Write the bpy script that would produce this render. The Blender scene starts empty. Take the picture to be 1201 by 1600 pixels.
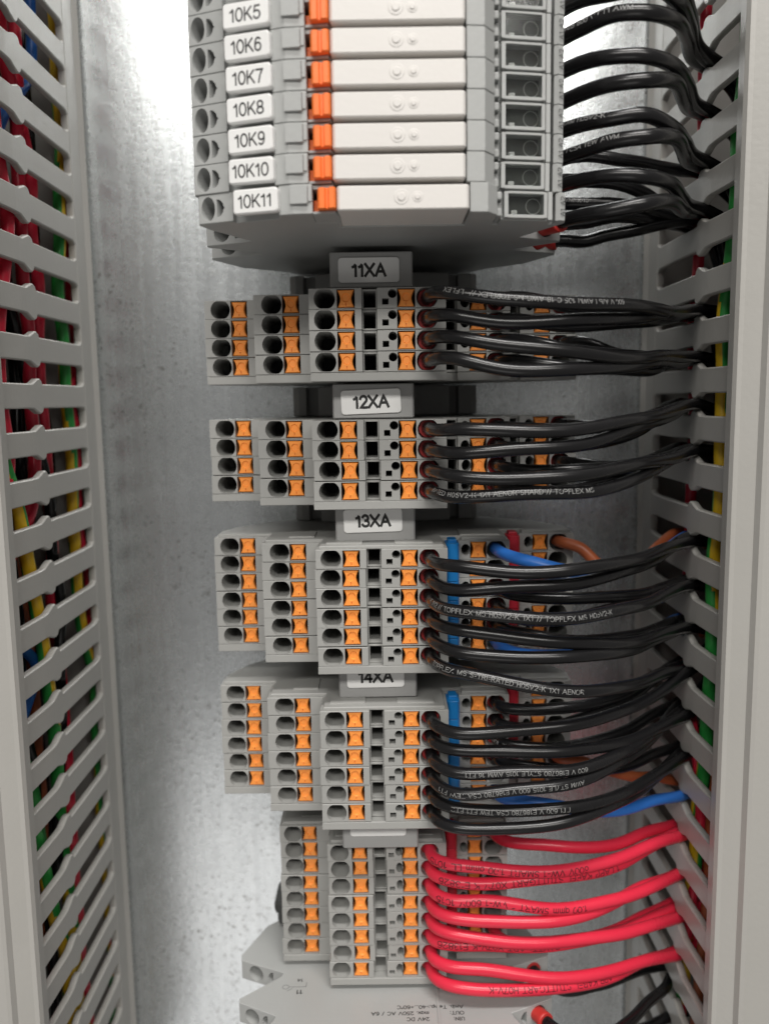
import bpy, bmesh, math, random
from mathutils import Vector, Matrix
from mathutils.geometry import tessellate_polygon
random.seed(7)
MM = 0.001
SC = bpy.context.scene
COL = SC.collection

# ------------------------------------------------------------------ camera
# world: X right, Z up along the mounting plate, -Y out of the plate towards the viewer
cam_d = bpy.data.cameras.new('Camera'); cam = bpy.data.objects.new('Camera', cam_d); COL.objects.link(cam)
cam_d.sensor_fit = 'VERTICAL'; cam_d.sensor_height = 36.0; cam_d.lens = 29.7
cam_d.clip_start = 0.005; cam_d.clip_end = 20.0
cam_d.dof.use_dof = True; cam_d.dof.focus_distance = 0.214; cam_d.dof.aperture_fstop = 11.0
_r = Vector((0.99989047, -0.01461769, -0.0023167)); _v = Vector((0.01479537, 0.99121823, 0.1314059)); _d = Vector((0.0003755, -0.13142579, 0.99132594))
ax = [Vector((_r[i], _d[i], -_v[i])) for i in range(3)]
m = Matrix.Identity(4)
for i, a in enumerate((ax[0], -ax[1], -ax[2])):
    for j in range(3): m[j][i] = a[j]
m.translation = Vector((0, -0.285, 0)); cam.matrix_world = m
SC.camera = cam

# ------------------------------------------------------------------ light: ceiling tube of the room behind and above the viewer, dim room around
W = bpy.data.worlds.new('World'); SC.world = W; W.use_nodes = True
W.node_tree.nodes['Background'].inputs[0].default_value = (1.0, 0.97, 0.93, 1)
W.node_tree.nodes['Background'].inputs[1].default_value = 0.19
def area(name, loc, target, sx, sy, power, col):
    l = bpy.data.lights.new(name, 'AREA'); l.shape = 'RECTANGLE'; l.size = sx; l.size_y = sy; l.energy = power; l.color = col
    o = bpy.data.objects.new(name, l); COL.objects.link(o); o.location = loc
    o.rotation_euler = (Vector(target) - Vector(loc)).to_track_quat('-Z', 'Y').to_euler()
    return o
area('ceiling_lamp', (0.0, -1.50, 0.88), (0, 0, 0), 1.8, 0.22, 20, (1.0, 0.97, 0.92))
area('ceiling_lamp_near', (0.15, -0.80, 1.45), (0, 0, 0), 0.9, 0.18, 19, (1.0, 0.97, 0.94))
area('low_fill', (-0.33, -1.35, -1.10), (0, 0, -0.1), 0.9, 0.7, 2.1, (1.0, 0.97, 0.94))  # added fill from below that brightens the lower plate, not a known lamp
SC.view_settings.view_transform = 'Standard'; SC.view_settings.look = 'None'
SC.view_settings.exposure = 0.0; SC.view_settings.gamma = 1.0

# ------------------------------------------------------------------ materials
def lin(c): return tuple((x/255/12.92 if x/255 <= .04045 else ((x/255+.055)/1.055)**2.4) for x in c)
def nodes(name):
    mt = bpy.data.materials.new(name); mt.use_nodes = True
    nt = mt.node_tree; return mt, nt, nt.nodes['Principled BSDF']
def plastic(name, col, rough=0.5, var=0.06, bump=0.02, scale=900., spec=0.5, speck=0.0):
    mt, nt, b = nodes(name); L = nt.links; N = nt.nodes.new
    tc = N('ShaderNodeTexCoord'); oi = N('ShaderNodeObjectInfo')
    n1 = N('ShaderNodeTexNoise'); n1.inputs['Scale'].default_value = 60; n1.inputs['Detail'].default_value = 4
    L.new(tc.outputs['Object'], n1.inputs['Vector'])
    n2 = N('ShaderNodeTexNoise'); n2.inputs['Scale'].default_value = scale; n2.inputs['Detail'].default_value = 2
    L.new(tc.outputs['Object'], n2.inputs['Vector'])
    r = N('ShaderNodeMapRange'); r.inputs[3].default_value = 1-var; r.inputs[4].default_value = 1+var
    L.new(n1.outputs['Fac'], r.inputs[0])
    r2 = N('ShaderNodeMapRange'); r2.inputs[3].default_value = 1-var*.5; r2.inputs[4].default_value = 1+var*.5
    L.new(oi.outputs['Random'], r2.inputs[0])
    mu = N('ShaderNodeMath'); mu.operation = 'MULTIPLY'; L.new(r.outputs[0], mu.inputs[0]); L.new(r2.outputs[0], mu.inputs[1])
    mx = N('ShaderNodeVectorMath'); mx.operation = 'SCALE'; mx.inputs[0].default_value = col
    L.new(mu.outputs[0], mx.inputs['Scale'])
    L.new(mx.outputs[0], b.inputs['Base Color'])
    rr = N('ShaderNodeMapRange'); rr.inputs[3].default_value = rough-.08; rr.inputs[4].default_value = rough+.1
    L.new(n1.outputs['Fac'], rr.inputs[0]); L.new(rr.outputs[0], b.inputs['Roughness'])
    bp = N('ShaderNodeBump'); bp.inputs['Strength'].default_value = bump; bp.inputs['Distance'].default_value = 0.0004
    L.new(n2.outputs['Fac'], bp.inputs['Height']); L.new(bp.outputs[0], b.inputs['Normal'])
    b.inputs['Specular IOR Level'].default_value = spec
    return mt
M = {}
M['grey'] = plastic('grey_plastic', (0.36, 0.36, 0.345), .48, .05, .15)
M['relay_grey'] = plastic('relay_grey_plastic', (0.40, 0.408, 0.40), .42, .05, .12)
M['clamp'] = plastic('clamp_grey_plastic', (0.34, 0.34, 0.335), .5, .06, .15)
M['duct'] = plastic('duct_plastic', (0.42, 0.41, 0.385), .36, .03, .10, 700)
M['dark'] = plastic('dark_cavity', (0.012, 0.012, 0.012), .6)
M['darkgrey'] = plastic('dark_grey_plastic', (0.06, 0.062, 0.06), .5)
M['window_floor'] = plastic('window_floor', (0.07, 0.074, 0.07), .5)
M['orange'] = plastic('orange_plastic', (0.98, 0.33, 0.06), .42, .05, .1)
M['lever'] = plastic('orange_lever_plastic', (0.95, 0.20, 0.03), .38, .04, .08)
M['white'] = plastic('white_relay_plastic', (0.73, 0.705, 0.675), .40, .015, .06)
M['label'] = plastic('label_white', (0.82, 0.82, 0.81), .45, .015, .03)
M['ink'] = plastic('black_print', (0.02, 0.02, 0.02), .55)
M['grey_ink'] = plastic('grey_print', (0.05, 0.05, 0.05), .55)
M['white_ink'] = plastic('white_print', (0.24, 0.24, 0.235), .5)
M['black'] = plastic('black_insulation', (0.008, 0.0078, 0.0085), .25, .3, .08, 500, .5)
M['red'] = plastic('red_insulation', (0.75, 0.030, 0.066), .28, .05, .08, 500)
M['dkred_ink'] = plastic('dark_print_on_red', (0.10, 0.006, 0.012), .5)
M['blue'] = plastic('blue_insulation', (0.025, 0.15, 0.52), .38, .06, .08, 500)
M['brown'] = plastic('brown_insulation', (0.40, 0.10, 0.035), .40, .06, .08, 500)
M['yellow'] = plastic('yellow_insulation', (0.75, 0.48, 0.02), .38, .05, .08, 500)
M['green'] = plastic('green_insulation', (0.03, 0.33, 0.06), .38, .05, .08, 500)
M['whitewire'] = plastic('white_insulation', (0.5, 0.48, 0.48), .4)
M['ferrule'] = plastic('red_ferrule_plastic', (0.46, 0.035, 0.035), .42)
M['lever_red'] = plastic('bright_red_ferrule_plastic', (0.55, 0.035, 0.03), .4)
M['bridge_blue'] = plastic('blue_bridge_plastic', (0.008, 0.19, 0.52), .35, .06, .08)
M['bridge_red'] = plastic('red_bridge_plastic', (0.52, 0.02, 0.04), .38, .06, .08)
def glass():
    mt, nt, b = nodes('clear_cover')
    b.inputs['Base Color'].default_value = (0.86, 0.88, 0.87, 1); b.inputs['Roughness'].default_value = 0.12
    b.inputs['Transmission Weight'].default_value = 1.0; b.inputs['IOR'].default_value = 1.3
    return mt
M['glass'] = glass()
def steel():
    mt, nt, b = nodes('galvanised_steel'); L = nt.links; N = nt.nodes.new
    tc = N('ShaderNodeTexCoord'); b.inputs['Metallic'].default_value = 0.93
    vo = N('ShaderNodeTexVoronoi'); vo.inputs['Scale'].default_value = 260; L.new(tc.outputs['Object'], vo.inputs['Vector'])
    n1 = N('ShaderNodeTexNoise'); n1.inputs['Scale'].default_value = 640; n1.inputs['Detail'].default_value = 5; n1.inputs['Roughness'].default_value = .65
    L.new(tc.outputs['Object'], n1.inputs['Vector'])
    n2 = N('ShaderNodeTexNoise'); n2.inputs['Scale'].default_value = 28; n2.inputs['Detail'].default_value = 4; L.new(tc.outputs['Object'], n2.inputs['Vector'])
    sp = N('ShaderNodeMapRange'); sp.inputs[1].default_value = .57; sp.inputs[2].default_value = .68; sp.clamp = True
    L.new(n1.outputs['Fac'], sp.inputs[0])                     # dark pits
    msk = N('ShaderNodeMapRange'); msk.inputs[1].default_value = .38; msk.inputs[2].default_value = .62; L.new(n2.outputs['Fac'], msk.inputs[0])
    mm = N('ShaderNodeMath'); mm.operation = 'MULTIPLY'; L.new(sp.outputs[0], mm.inputs[0]); L.new(msk.outputs[0], mm.inputs[1])
    cr = N('ShaderNodeMix'); cr.data_type = 'RGBA'
    cr.inputs[6].default_value = (0.68, 0.71, 0.725, 1); cr.inputs[7].default_value = (0.28, 0.275, 0.265, 1)
    L.new(mm.outputs[0], cr.inputs[0])
    hs = N('ShaderNodeMapRange'); hs.inputs[3].default_value = .97; hs.inputs[4].default_value = 1.03
    cs = N('ShaderNodeSeparateColor'); L.new(vo.outputs['Color'], cs.inputs[0]); L.new(cs.outputs[0], hs.inputs[0])
    sc = N('ShaderNodeVectorMath'); sc.operation = 'SCALE'; L.new(cr.outputs[2], sc.inputs[0]); L.new(hs.outputs[0], sc.inputs['Scale'])
    L.new(sc.outputs[0], b.inputs['Base Color'])
    ro = N('ShaderNodeMapRange'); ro.inputs[3].default_value = .21; ro.inputs[4].default_value = .32; L.new(n1.outputs['Fac'], ro.inputs[0])
    mp = N('ShaderNodeMapping'); mp.inputs['Scale'].default_value = (420, 1, 16); L.new(tc.outputs['Object'], mp.inputs['Vector'])
    n4 = N('ShaderNodeTexNoise'); n4.inputs['Scale'].default_value = 1.0; n4.inputs['Detail'].default_value = 3; L.new(mp.outputs[0], n4.inputs['Vector'])   # rolling streaks
    r4 = N('ShaderNodeMapRange'); r4.inputs[3].default_value = -.05; r4.inputs[4].default_value = .06; L.new(n4.outputs['Fac'], r4.inputs[0])
    a4 = N('ShaderNodeMath'); a4.operation = 'ADD'; L.new(ro.outputs[0], a4.inputs[0]); L.new(r4.outputs[0], a4.inputs[1])
    L.new(a4.outputs[0], b.inputs['Roughness'])
    ad = N('ShaderNodeMath'); ad.operation = 'ADD'; L.new(n1.outputs['Fac'], ad.inputs[0])
    m3 = N('ShaderNodeMath'); m3.operation = 'MULTIPLY'; m3.inputs[1].default_value = 1.2; L.new(n2.outputs['Fac'], m3.inputs[0]); L.new(m3.outputs[0], ad.inputs[1])
    bp = N('ShaderNodeBump'); bp.inputs['Strength'].default_value = .16; bp.inputs['Distance'].default_value = .0004
    L.new(ad.outputs[0], bp.inputs['Height']); L.new(bp.outputs[0], b.inputs['Normal'])
    return mt
M['steel'] = steel()
def railmat():
    mt, nt, b = nodes('rail_steel'); b.inputs['Metallic'].default_value = 1; b.inputs['Base Color'].default_value = (.5, .5, .49, 1); b.inputs['Roughness'].default_value = .35
    return mt
M['rail'] = railmat()

# ------------------------------------------------------------------ helpers
def V(X, Y, d): return Vector((X*MM, -d*MM, Y*MM))
def finish(bm, name, mats, smooth=False):
    bmesh.ops.remove_doubles(bm, verts=bm.verts, dist=1e-7)
    bmesh.ops.recalc_face_normals(bm, faces=bm.faces)
    me = bpy.data.meshes.new(name); bm.to_mesh(me); bm.free()
    for k in mats: me.materials.append(M[k])
    if smooth:
        for p in me.polygons: p.use_smooth = True
    return me
def obj(name, me, parent=None, loc=None):
    o = bpy.data.objects.new(name, me); COL.objects.link(o)
    if parent is not None: o.parent = parent
    if loc is not None: o.location = loc
    return o
def tag(o, label=None, cat=None, group=None, kind=None):
    if label: o['label'] = label
    if cat: o['category'] = cat
    if group: o['group'] = group
    if kind: o['kind'] = kind
    return o
def thing(name, label, cat, loc=(0, 0, 0), group=None):
    o = bpy.data.objects.new(name, None); o.empty_display_size = .005; COL.objects.link(o); o.location = loc
    return tag(o, label, cat, group)
def copy_tree(o, parent=None):
    c = o.copy(); COL.objects.link(c); c.parent = parent
    for ch in list(o.children): copy_tree(ch, c)
    return c
def offset_poly(P, c):
    n = len(P); A = sum(P[i][0]*P[(i+1) % n][1]-P[(i+1) % n][0]*P[i][1] for i in range(n)); s = 1 if A > 0 else -1
    out = []
    for i in range(n):
        p0, p1, p2 = Vector(P[i-1]), Vector(P[i]), Vector(P[(i+1) % n])
        e1 = (p1-p0).normalized(); e2 = (p2-p1).normalized()
        n1 = Vector((-e1.y, e1.x))*s; n2 = Vector((-e2.y, e2.x))*s
        b = n1+n2; k = b.dot(n1)
        b = b*(c/max(k, .35))
        out.append((p1.x+b.x, p1.y+b.y))
    return out
def circ(r, clip=9, n=22, ry=None):
    return [(r*math.cos(2*math.pi*i/n), max(-clip, min(clip, (ry or r)*math.sin(2*math.pi*i/n)))) for i in range(n)]
def rect(w, h): return [(-w/2, -h/2), (w/2, -h/2), (w/2, h/2), (-w/2, h/2)]
def extrude(bm, P, y0, y1, c=0.0, panels=None, off=(0, 0)):
    """prism of profile P (X,d) from y0 to y1, edges chamfered by c; panels[i] = holes cut in the face of edge i:
    (x, y, loop, depth, taper, floor material index)"""
    panels = panels or {}
    n = len(P); Q = offset_poly(P, c) if c else P
    vt = lambda p, y: bm.verts.new(V(p[0]+off[0], y, p[1]+off[1]))
    ring = [[vt(p, y0) for p in Q], [vt(p, y0+c) for p in P], [vt(p, y1-c) for p in P], [vt(p, y1) for p in Q]] if c else [[vt(p, y0) for p in P], [vt(p, y1) for p in P]]
    mid = 1 if c else 0
    for a in range(len(ring)-1):
        for i in range(n):
            if a == mid and i in panels: continue
            j = (i+1) % n
            bm.faces.new((ring[a][i], ring[a][j], ring[a+1][j], ring[a+1][i]))
    for a in (0, -1):
        tris = tessellate_polygon([[Vector((p[0], p[1], 0)) for p in Q]])
        for t in tris:
            try: bm.faces.new([ring[a][k] for k in t])
            except ValueError: pass
    for i, holes in panels.items():
        p0 = Vector(P[i]); p1 = Vector(P[(i+1) % n]); e = p1-p0; Ln = e.length; e.normalize()
        A = sum(P[k][0]*P[(k+1) % n][1]-P[(k+1) % n][0]*P[k][1] for k in range(n)); s = 1 if A > 0 else -1
        inn = Vector((-e.y, e.x))*s
        ya, yb = y0+c, y1-c
        def pt(u, v, dep=0): 
            q = p0+e*u+inn*dep; return bm.verts.new(V(q.x+off[0], v, q.y+off[1]))
        loops = [[(0, ya), (Ln, ya), (Ln, yb), (0, yb)]]
        for (hx, hy, lp, dep, tap, fm) in holes:
            u0 = (hx-p0.x)/e.x if abs(e.x) > .2 else hx
            sg = 1 if e.x > 0 else -1
            loops.append([(u0+sg*a, hy+b) for a, b in lp])
        flat = [q for l in loops for q in l]
        vs = [pt(*q) for q in flat]
        for t in tessellate_polygon([[Vector((q[0], q[1], 0)) for q in l] for l in loops]):
            try: bm.faces.new([vs[k] for k in t])
            except ValueError: pass
        for h, l in zip(holes, loops[1:]):
            cu = sum(q[0] for q in l)/len(l); cv = sum(q[1] for q in l)/len(l)
            top = [pt(*q) for q in l]; bot = [pt(cu+(q[0]-cu)*h[4], cv+(q[1]-cv)*h[4], h[3]) for q in l]
            for k in range(len(l)):
                k2 = (k+1) % len(l); bm.faces.new((top[k], top[k2], bot[k2], bot[k]))
            f = bm.faces.new(bot); f.material_index = h[5]
def box(bm, x0, x1, y0, y1, d0, d1, bev=0.0):
    b2 = bmesh.new()
    r = bmesh.ops.create_cube(b2, size=1.0)
    for v in b2.verts:
        v.co = V((x0+x1)/2+v.co.x*(x1-x0), (y0+y1)/2+v.co.z*(y1-y0), (d0+d1)/2-v.co.y*(d1-d0))
    if bev: bmesh.ops.bevel(b2, geom=list(b2.edges), offset=bev*MM, segments=2, affect='EDGES', profile=.5)
    tmp = bpy.data.meshes.new('t'); b2.to_mesh(tmp); b2.free(); bm.from_mesh(tmp); bpy.data.meshes.remove(tmp)
def face_prism(bm, loop, d0, d1, cx=0, cy=0, bev=0.0):
    """prism of a loop in the front plane (X,Y) from depth d0 to d1, front edge bevelled"""
    a = [bm.verts.new(V(cx+x, cy+y, d0)) for x, y in loop]; b = [bm.verts.new(V(cx+x, cy+y, d1-bev)) for x, y in loop]
    n = len(loop)
    for i in range(n): bm.faces.new((a[i], a[(i+1) % n], b[(i+1) % n], b[i]))
    top = b
    if bev:
        q = offset_poly(loop, bev); top = [bm.verts.new(V(cx+x, cy+y, d1)) for x, y in q]
        for i in range(n): bm.faces.new((b[i], b[(i+1) % n], top[(i+1) % n], top[i]))
    for ring in (a, top):
        for t in tessellate_polygon([[Vector((v.co.x, v.co.z, 0)) for v in ring]]):
            try: bm.faces.new([ring[k] for k in t])
            except ValueError: pass
def rrect(w, h, r, n=4):
    out = []
    for cx, cy, a0 in ((w/2-r, h/2-r, 0), (-w/2+r, h/2-r, 90), (-w/2+r, -h/2+r, 180), (w/2-r, -h/2+r, 270)):
        for i in range(n+1):
            a = math.radians(a0+90*i/n); out.append((cx+r*math.cos(a), cy+r*math.sin(a)))
    return out
# plain sans-serif lettering drawn as strokes (cap height .72)
def _arc(cx, cy, rx, ry, a0, a1, n=None):
    n = n or max(4, int(abs(a1-a0)/22)); return [(cx+rx*math.cos(math.radians(a0+(a1-a0)*i/n)), cy+ry*math.sin(math.radians(a0+(a1-a0)*i/n))) for i in range(n+1)]
H = .72
_O = lambda w, h=H: _arc(w/2, h/2, w/2, h/2, 90, 450, 22)
GL = {
 '0': (.46, [_O(.46)]), '1': (.30, [[(.02, .54), (.13, .59), (.22, .72), (.22, 0)]]),
 '2': (.46, [_arc(.23, .51, .22, .21, 170, -30)+[(.30, .28), (.03, .0), (.46, .0)]]),
 '3': (.45, [_arc(.21, .54, .19, .18, 160, -90), _arc(.22, .19, .23, .19, 90, -160)]),
 '4': (.48, [[(.36, 0), (.36, .72), (.0, .2), (.48, .2)]]),
 '5': (.46, [[(.42, .72), (.10, .72), (.05, .38)]+_arc(.23, .23, .22, .23, 130, -160)]),
 '6': (.46, [_arc(.25, .36, .22, .36, 50, 180)+_arc(.23, .22, .20, .22, 180, -180, 16)]),
 '7': (.45, [[(.0, .72), (.45, .72), (.28, .40), (.18, .0)]]),
 '8': (.46, [_arc(.23, .545, .185, .175, -90, 270, 16), _arc(.23, .185, .22, .185, 90, 450, 16)]),
 '9': (.46, [_arc(.21, .36, .22, .36, -130, 0)+_arc(.23, .50, .20, .22, 0, 360, 16)]),
 'A': (.62, [[(0, 0), (.31, .72), (.62, 0)], [(.11, .26), (.51, .26)]]),
 'B': (.50, [[(.04, 0), (.04, .72), (.27, .72)]+_arc(.28, .55, .17, .17, 90, -90)+[(.04, .38)], [(.27, .38)]+_arc(.29, .19, .2, .19, 90, -90)+[(.04, 0)]]),
 'C': (.58, [_arc(.31, .36, .29, .36, 45, 315)]), 'D': (.55, [[(.04, 0), (.04, .72), (.22, .72)]+_arc(.22, .36, .32, .36, 90, -90)+[(.04, 0)]]),
 'E': (.48, [[(.48, .72), (.04, .72), (.04, 0), (.48, 0)], [(.04, .38), (.44, .38)]]), 'F': (.45, [[(.45, .72), (.04, .72), (.04, 0)], [(.04, .38), (.40, .38)]]),
 'G': (.60, [_arc(.31, .36, .29, .36, 45, 345)+[(.60, .34), (.36, .34)]]), 'H': (.52, [[(.04, 0), (.04, .72)], [(.48, 0), (.48, .72)], [(.04, .38), (.48, .38)]]),
 'I': (.12, [[(.06, 0), (.06, .72)]]), 'J': (.38, [[(.34, .72), (.34, .18)]+_arc(.18, .18, .16, .18, 0, -180)]),
 'K': (.54, [[(.04, 0), (.04, .72)], [(.50, .72), (.06, .27)], [(.20, .42), (.54, 0)]]), 'L': (.44, [[(.04, .72), (.04, 0), (.44, 0)]]),
 'M': (.64, [[(.04, 0), (.04, .72), (.32, .04), (.60, .72), (.60, 0)]]), 'N': (.54, [[(.04, 0), (.04, .72), (.50, 0), (.50, .72)]]),
 'O': (.62, [_O(.62)]), 'P': (.50, [[(.04, 0), (.04, .72), (.26, .72)]+_arc(.27, .52, .20, .20, 90, -90)+[(.04, .32)]]),
 'Q': (.62, [_O(.62), [(.38, .2), (.60, -.04)]]), 'R': (.54, [[(.04, 0), (.04, .72), (.28, .72)]+_arc(.29, .53, .19, .19, 90, -90)+[(.04, .34)], [(.28, .34), (.52, 0)]]),
 'S': (.50, [_arc(.25, .54, .20, .18, 30, 250)+_arc(.25, .19, .22, .19, 80, -150)]), 'T': (.52, [[(0, .72), (.52, .72)], [(.26, .72), (.26, 0)]]),
 'U': (.52, [[(.04, .72), (.04, .24)]+_arc(.26, .24, .22, .24, 180, 360)+[(.48, .72)]]), 'V': (.58, [[(0, .72), (.29, 0), (.58, .72)]]),
 'W': (.84, [[(0, .72), (.21, 0), (.42, .72), (.63, 0), (.84, .72)]]), 'X': (.58, [[(0, .72), (.58, 0)], [(0, 0), (.58, .72)]]), 'Y': (.56, [[(0, .72), (.28, .34), (.56, .72)], [(.28, .34), (.28, 0)]]),
 'Z': (.52, [[(.02, .72), (.50, .72), (.0, 0), (.52, 0)]]), '-': (.30, [[(.04, .28), (.26, .28)]]), '+': (.44, [[(.04, .34), (.40, .34)], [(.22, .16), (.22, .52)]]),
 '/': (.28, [[(0, -.04), (.28, .74)]]), '.': (.12, [[(.03, .04), (.09, .04)]]), ':': (.12, [[(.03, .04), (.09, .04)], [(.03, .44), (.09, .44)]]), ' ': (.26, []), '\u00b0': (.22, [_arc(.11, .62, .10, .10, 0, 360, 10)]),
 'a': (.40, [[(.38, .48), (.38, 0)], _arc(.20, .24, .18, .24, 0, 360, 14)]), 'b': (.42, [[(.04, .72), (.04, 0)], _arc(.23, .24, .19, .24, 0, 360, 14)]), 'd': (.42, [[(.40, .72), (.40, 0)], _arc(.21, .24, .19, .24, 0, 360, 14)]),
 'e': (.42, [[(.04, .26), (.40, .26)]+_arc(.22, .24, .18, .24, 5, 310)]), 'l': (.12, [[(.06, .72), (.06, 0)]]), 'm': (.62, [[(.04, .48), (.04, 0)], [(.04, .3)]+_arc(.18, .34, .13, .14, 170, 0)+[(.31, 0)], [(.31, .3)]+_arc(.45, .34, .13, .14, 170, 0)+[(.58, 0)]]),
 'o': (.42, [_arc(.21, .24, .19, .24, 0, 360, 14)]), 'p': (.42, [[(.04, .48), (.04, -.18)], _arc(.23, .24, .19, .24, 0, 360, 14)]), 'q': (.42, [[(.40, .48), (.40, -.18)], _arc(.21, .24, .19, .24, 0, 360, 14)]),
 'u': (.40, [[(.04, .48), (.04, .18)]+_arc(.20, .18, .16, .18, 180, 360)+[(.36, .48)]]), 'x': (.40, [[(0, .48), (.40, 0)], [(0, 0), (.40, .48)]]), 'y': (.40, [[(0, .48), (.20, .02)], [(.40, .48), (.12, -.18)]])}
_tc = {}
def text_geo(s, bold=0.0):
    """strokes of a string as (x, y, layer) vertices and triangles, left aligned at 0; bold is the half stroke width"""
    key = (s, bold)
    if key in _tc: return _tc[key]
    hw = .038+bold; vs, ts, x = [], [], 0.0; lay = 0
    for ch in s:
        w, strokes = GL.get(ch, GL[' '])
        for pl in strokes:
            lay = (lay+1) % 3
            q = [pl[0]]
            for a, b in zip(pl, pl[1:]):          # short pieces so that print follows a round surface
                n = max(1, int(math.dist(a, b)/.16))
                q += [(a[0]+(b[0]-a[0])*i/n, a[1]+(b[1]-a[1])*i/n) for i in range(1, n+1)]
            q = [p for i, p in enumerate(q) if i == 0 or math.dist(p, q[i-1]) > 1e-4]
            P = [Vector(p) for p in q]; base = len(vs); closed = (P[0]-P[-1]).length < 1e-3
            for i, p in enumerate(P):
                e1 = (p-P[i-1]).normalized() if i else ((P[0]-P[-2]).normalized() if closed else None)
                e2 = (P[i+1]-p).normalized() if i < len(P)-1 else ((P[1]-P[0]).normalized() if closed else None)
                e1, e2 = e1 or e2, e2 or e1
                n1 = Vector((-e1.y, e1.x)); n2 = Vector((-e2.y, e2.x)); m_ = n1+n2; k = m_.dot(n1)
                m_ = n1 if k < .2 else m_/max(k, .5)
                ext = (e1*hw*.8 if i == len(P)-1 else -e1*hw*.8) if (i in (0, len(P)-1) and not closed) else Vector((0, 0))
                for sg in (-1, 1):
                    w_ = p+m_*hw*sg+ext; vs.append((x+w_.x, w_.y, lay))
            for i in range(len(P)-1):
                a = base+2*i; ts += [(a, a+1, a+3), (a, a+3, a+2)]
        x += w+.13
    _tc[key] = (vs, ts, x-.13); return _tc[key]
def text_mesh(s, size, fn, mat, bold=0.0, align=.5, sx=1.0):
    vs, ts, w = text_geo(s, bold)
    me = bpy.data.meshes.new('print')
    me.from_pydata([fn((x-w*align)*size*sx, (y-.36)*size, h*.006) for x, y, h in vs], [], ts)
    me.materials.append(M[mat]); me.update(); return me

# ------------------------------------------------------------------ setting: mounting plate
bm = bmesh.new(); box(bm, -330, 330, -420, 330, -6, -4)
tag(obj('mounting_plate', finish(bm, 'mounting_plate', ['steel'])), 'galvanised steel mounting plate behind everything', None, None, 'structure')

# ------------------------------------------------------------------ cable ducts
PITCH = 13.0
XL, XR = -97.0, 87.0
SLOT_R = lambda k: -2.5+PITCH*k
def slat_mesh():
    up = [(8.5, 5.0), (9.2, 4.3), (10.6, 3.55), (13, 3.4), (42.3, 3.4), (43.0, 4.5), (44.0, 4.95), (45.4, 4.9), (49.2, 3.5), (52, 3.4), (73.5, 3.4)]
    lp = up+[(d, -y) for d, y in reversed(up)]
    bm = bmesh.new()
    lay = []
    for off, x in ((.35, 0), (0, .35), (0, 1.75), (.3, 2.1)):
        q = offset_poly(lp, off) if off else lp
        row = []
        for i, (d, y) in enumerate(q):
            bend = .9*max(0, (d-68.5)/5)**1.2 if d > 68.5 else 0
            row.append(bm.verts.new(V(x+bend, y, d)))
        lay.append(row)
    n = len(lp)
    for a in range(3):
        for i in range(n): bm.faces.new((lay[a][i], lay[a][(i+1) % n], lay[a+1][(i+1) % n], lay[a+1][i]))
    for a in (0, 3):
        for i in range(n//2-1):
            bm.faces.new((lay[a][i], lay[a][i+1], lay[a][n-2-i], lay[a][n-1-i]))
    return finish(bm, 'slat', ['duct'])
SLAT = slat_mesh()
def duct(side, label, slot0):
    s = 1 if side == 'right' else -1
    x0 = XR if s > 0 else XL
    t = thing('cable_duct', label, 'cable duct', (x0*MM, 0, 0), 'slotted cable ducts')
    fx = lambda prof: [(s*a, b) for a, b in prof]
    Y0, Y1 = -290., 200.
    def part(nm, prof, c=0):
        bm = bmesh.new(); extrude(bm, fx(prof), Y0, Y1, c); return obj(nm, finish(bm, nm, ['duct']), t)
    part('base', [(-.2, -4), (62, -4), (62, -2), (2.2, -2), (2.2, 8.9), (.15, 9.0), (-.1, 8.6), (-.1, .5), (-1.2, -2)])
    part('outer_wall', [(60, -2), (62, -2), (62, 76), (60, 76)])
    part('cover', [(-.9, 69.8), (-.9, 73.0), (-.3, 74.2), (.8, 74.5), (4.6, 76.2), (5.4, 77.8), (6.4, 78.2), (64, 78.2), (64, 70), (62.4, 70), (62.4, 76.6), (6.6, 76.6), (5.0, 74.6), (3.6, 73.6), (.6, 72.6), (.4, 69.8)])
    k0 = int((Y0-slot0)//PITCH)+1
    y = slot0+PITCH/2+PITCH*k0
    while y < Y1-4:
        o = obj('slat', SLAT, t, V(0, y, 0))
        if s < 0: o.scale = (-1, 1, 1)
        y += PITCH
    return t
duct('left', 'light grey slotted cable duct along the left edge', -17.0)
duct('right', 'light grey slotted cable duct along the right edge', -2.5)

# ------------------------------------------------------------------ DIN rail
bm = bmesh.new()
extrude(bm, [(-17.5, 3.5), (-17.5, 2.5), (-12.5, 2.5), (-12.5, -4), (12.5, -4), (12.5, 2.5), (17.5, 2.5), (17.5, 3.5), (11.5, 3.5), (11.5, -3), (-11.5, -3), (-11.5, 3.5)], -260, 190)
tag(obj('mounting_rail', finish(bm, 'rail', ['rail'])), 'steel mounting rail behind the row of terminal blocks', 'rail')

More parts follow.
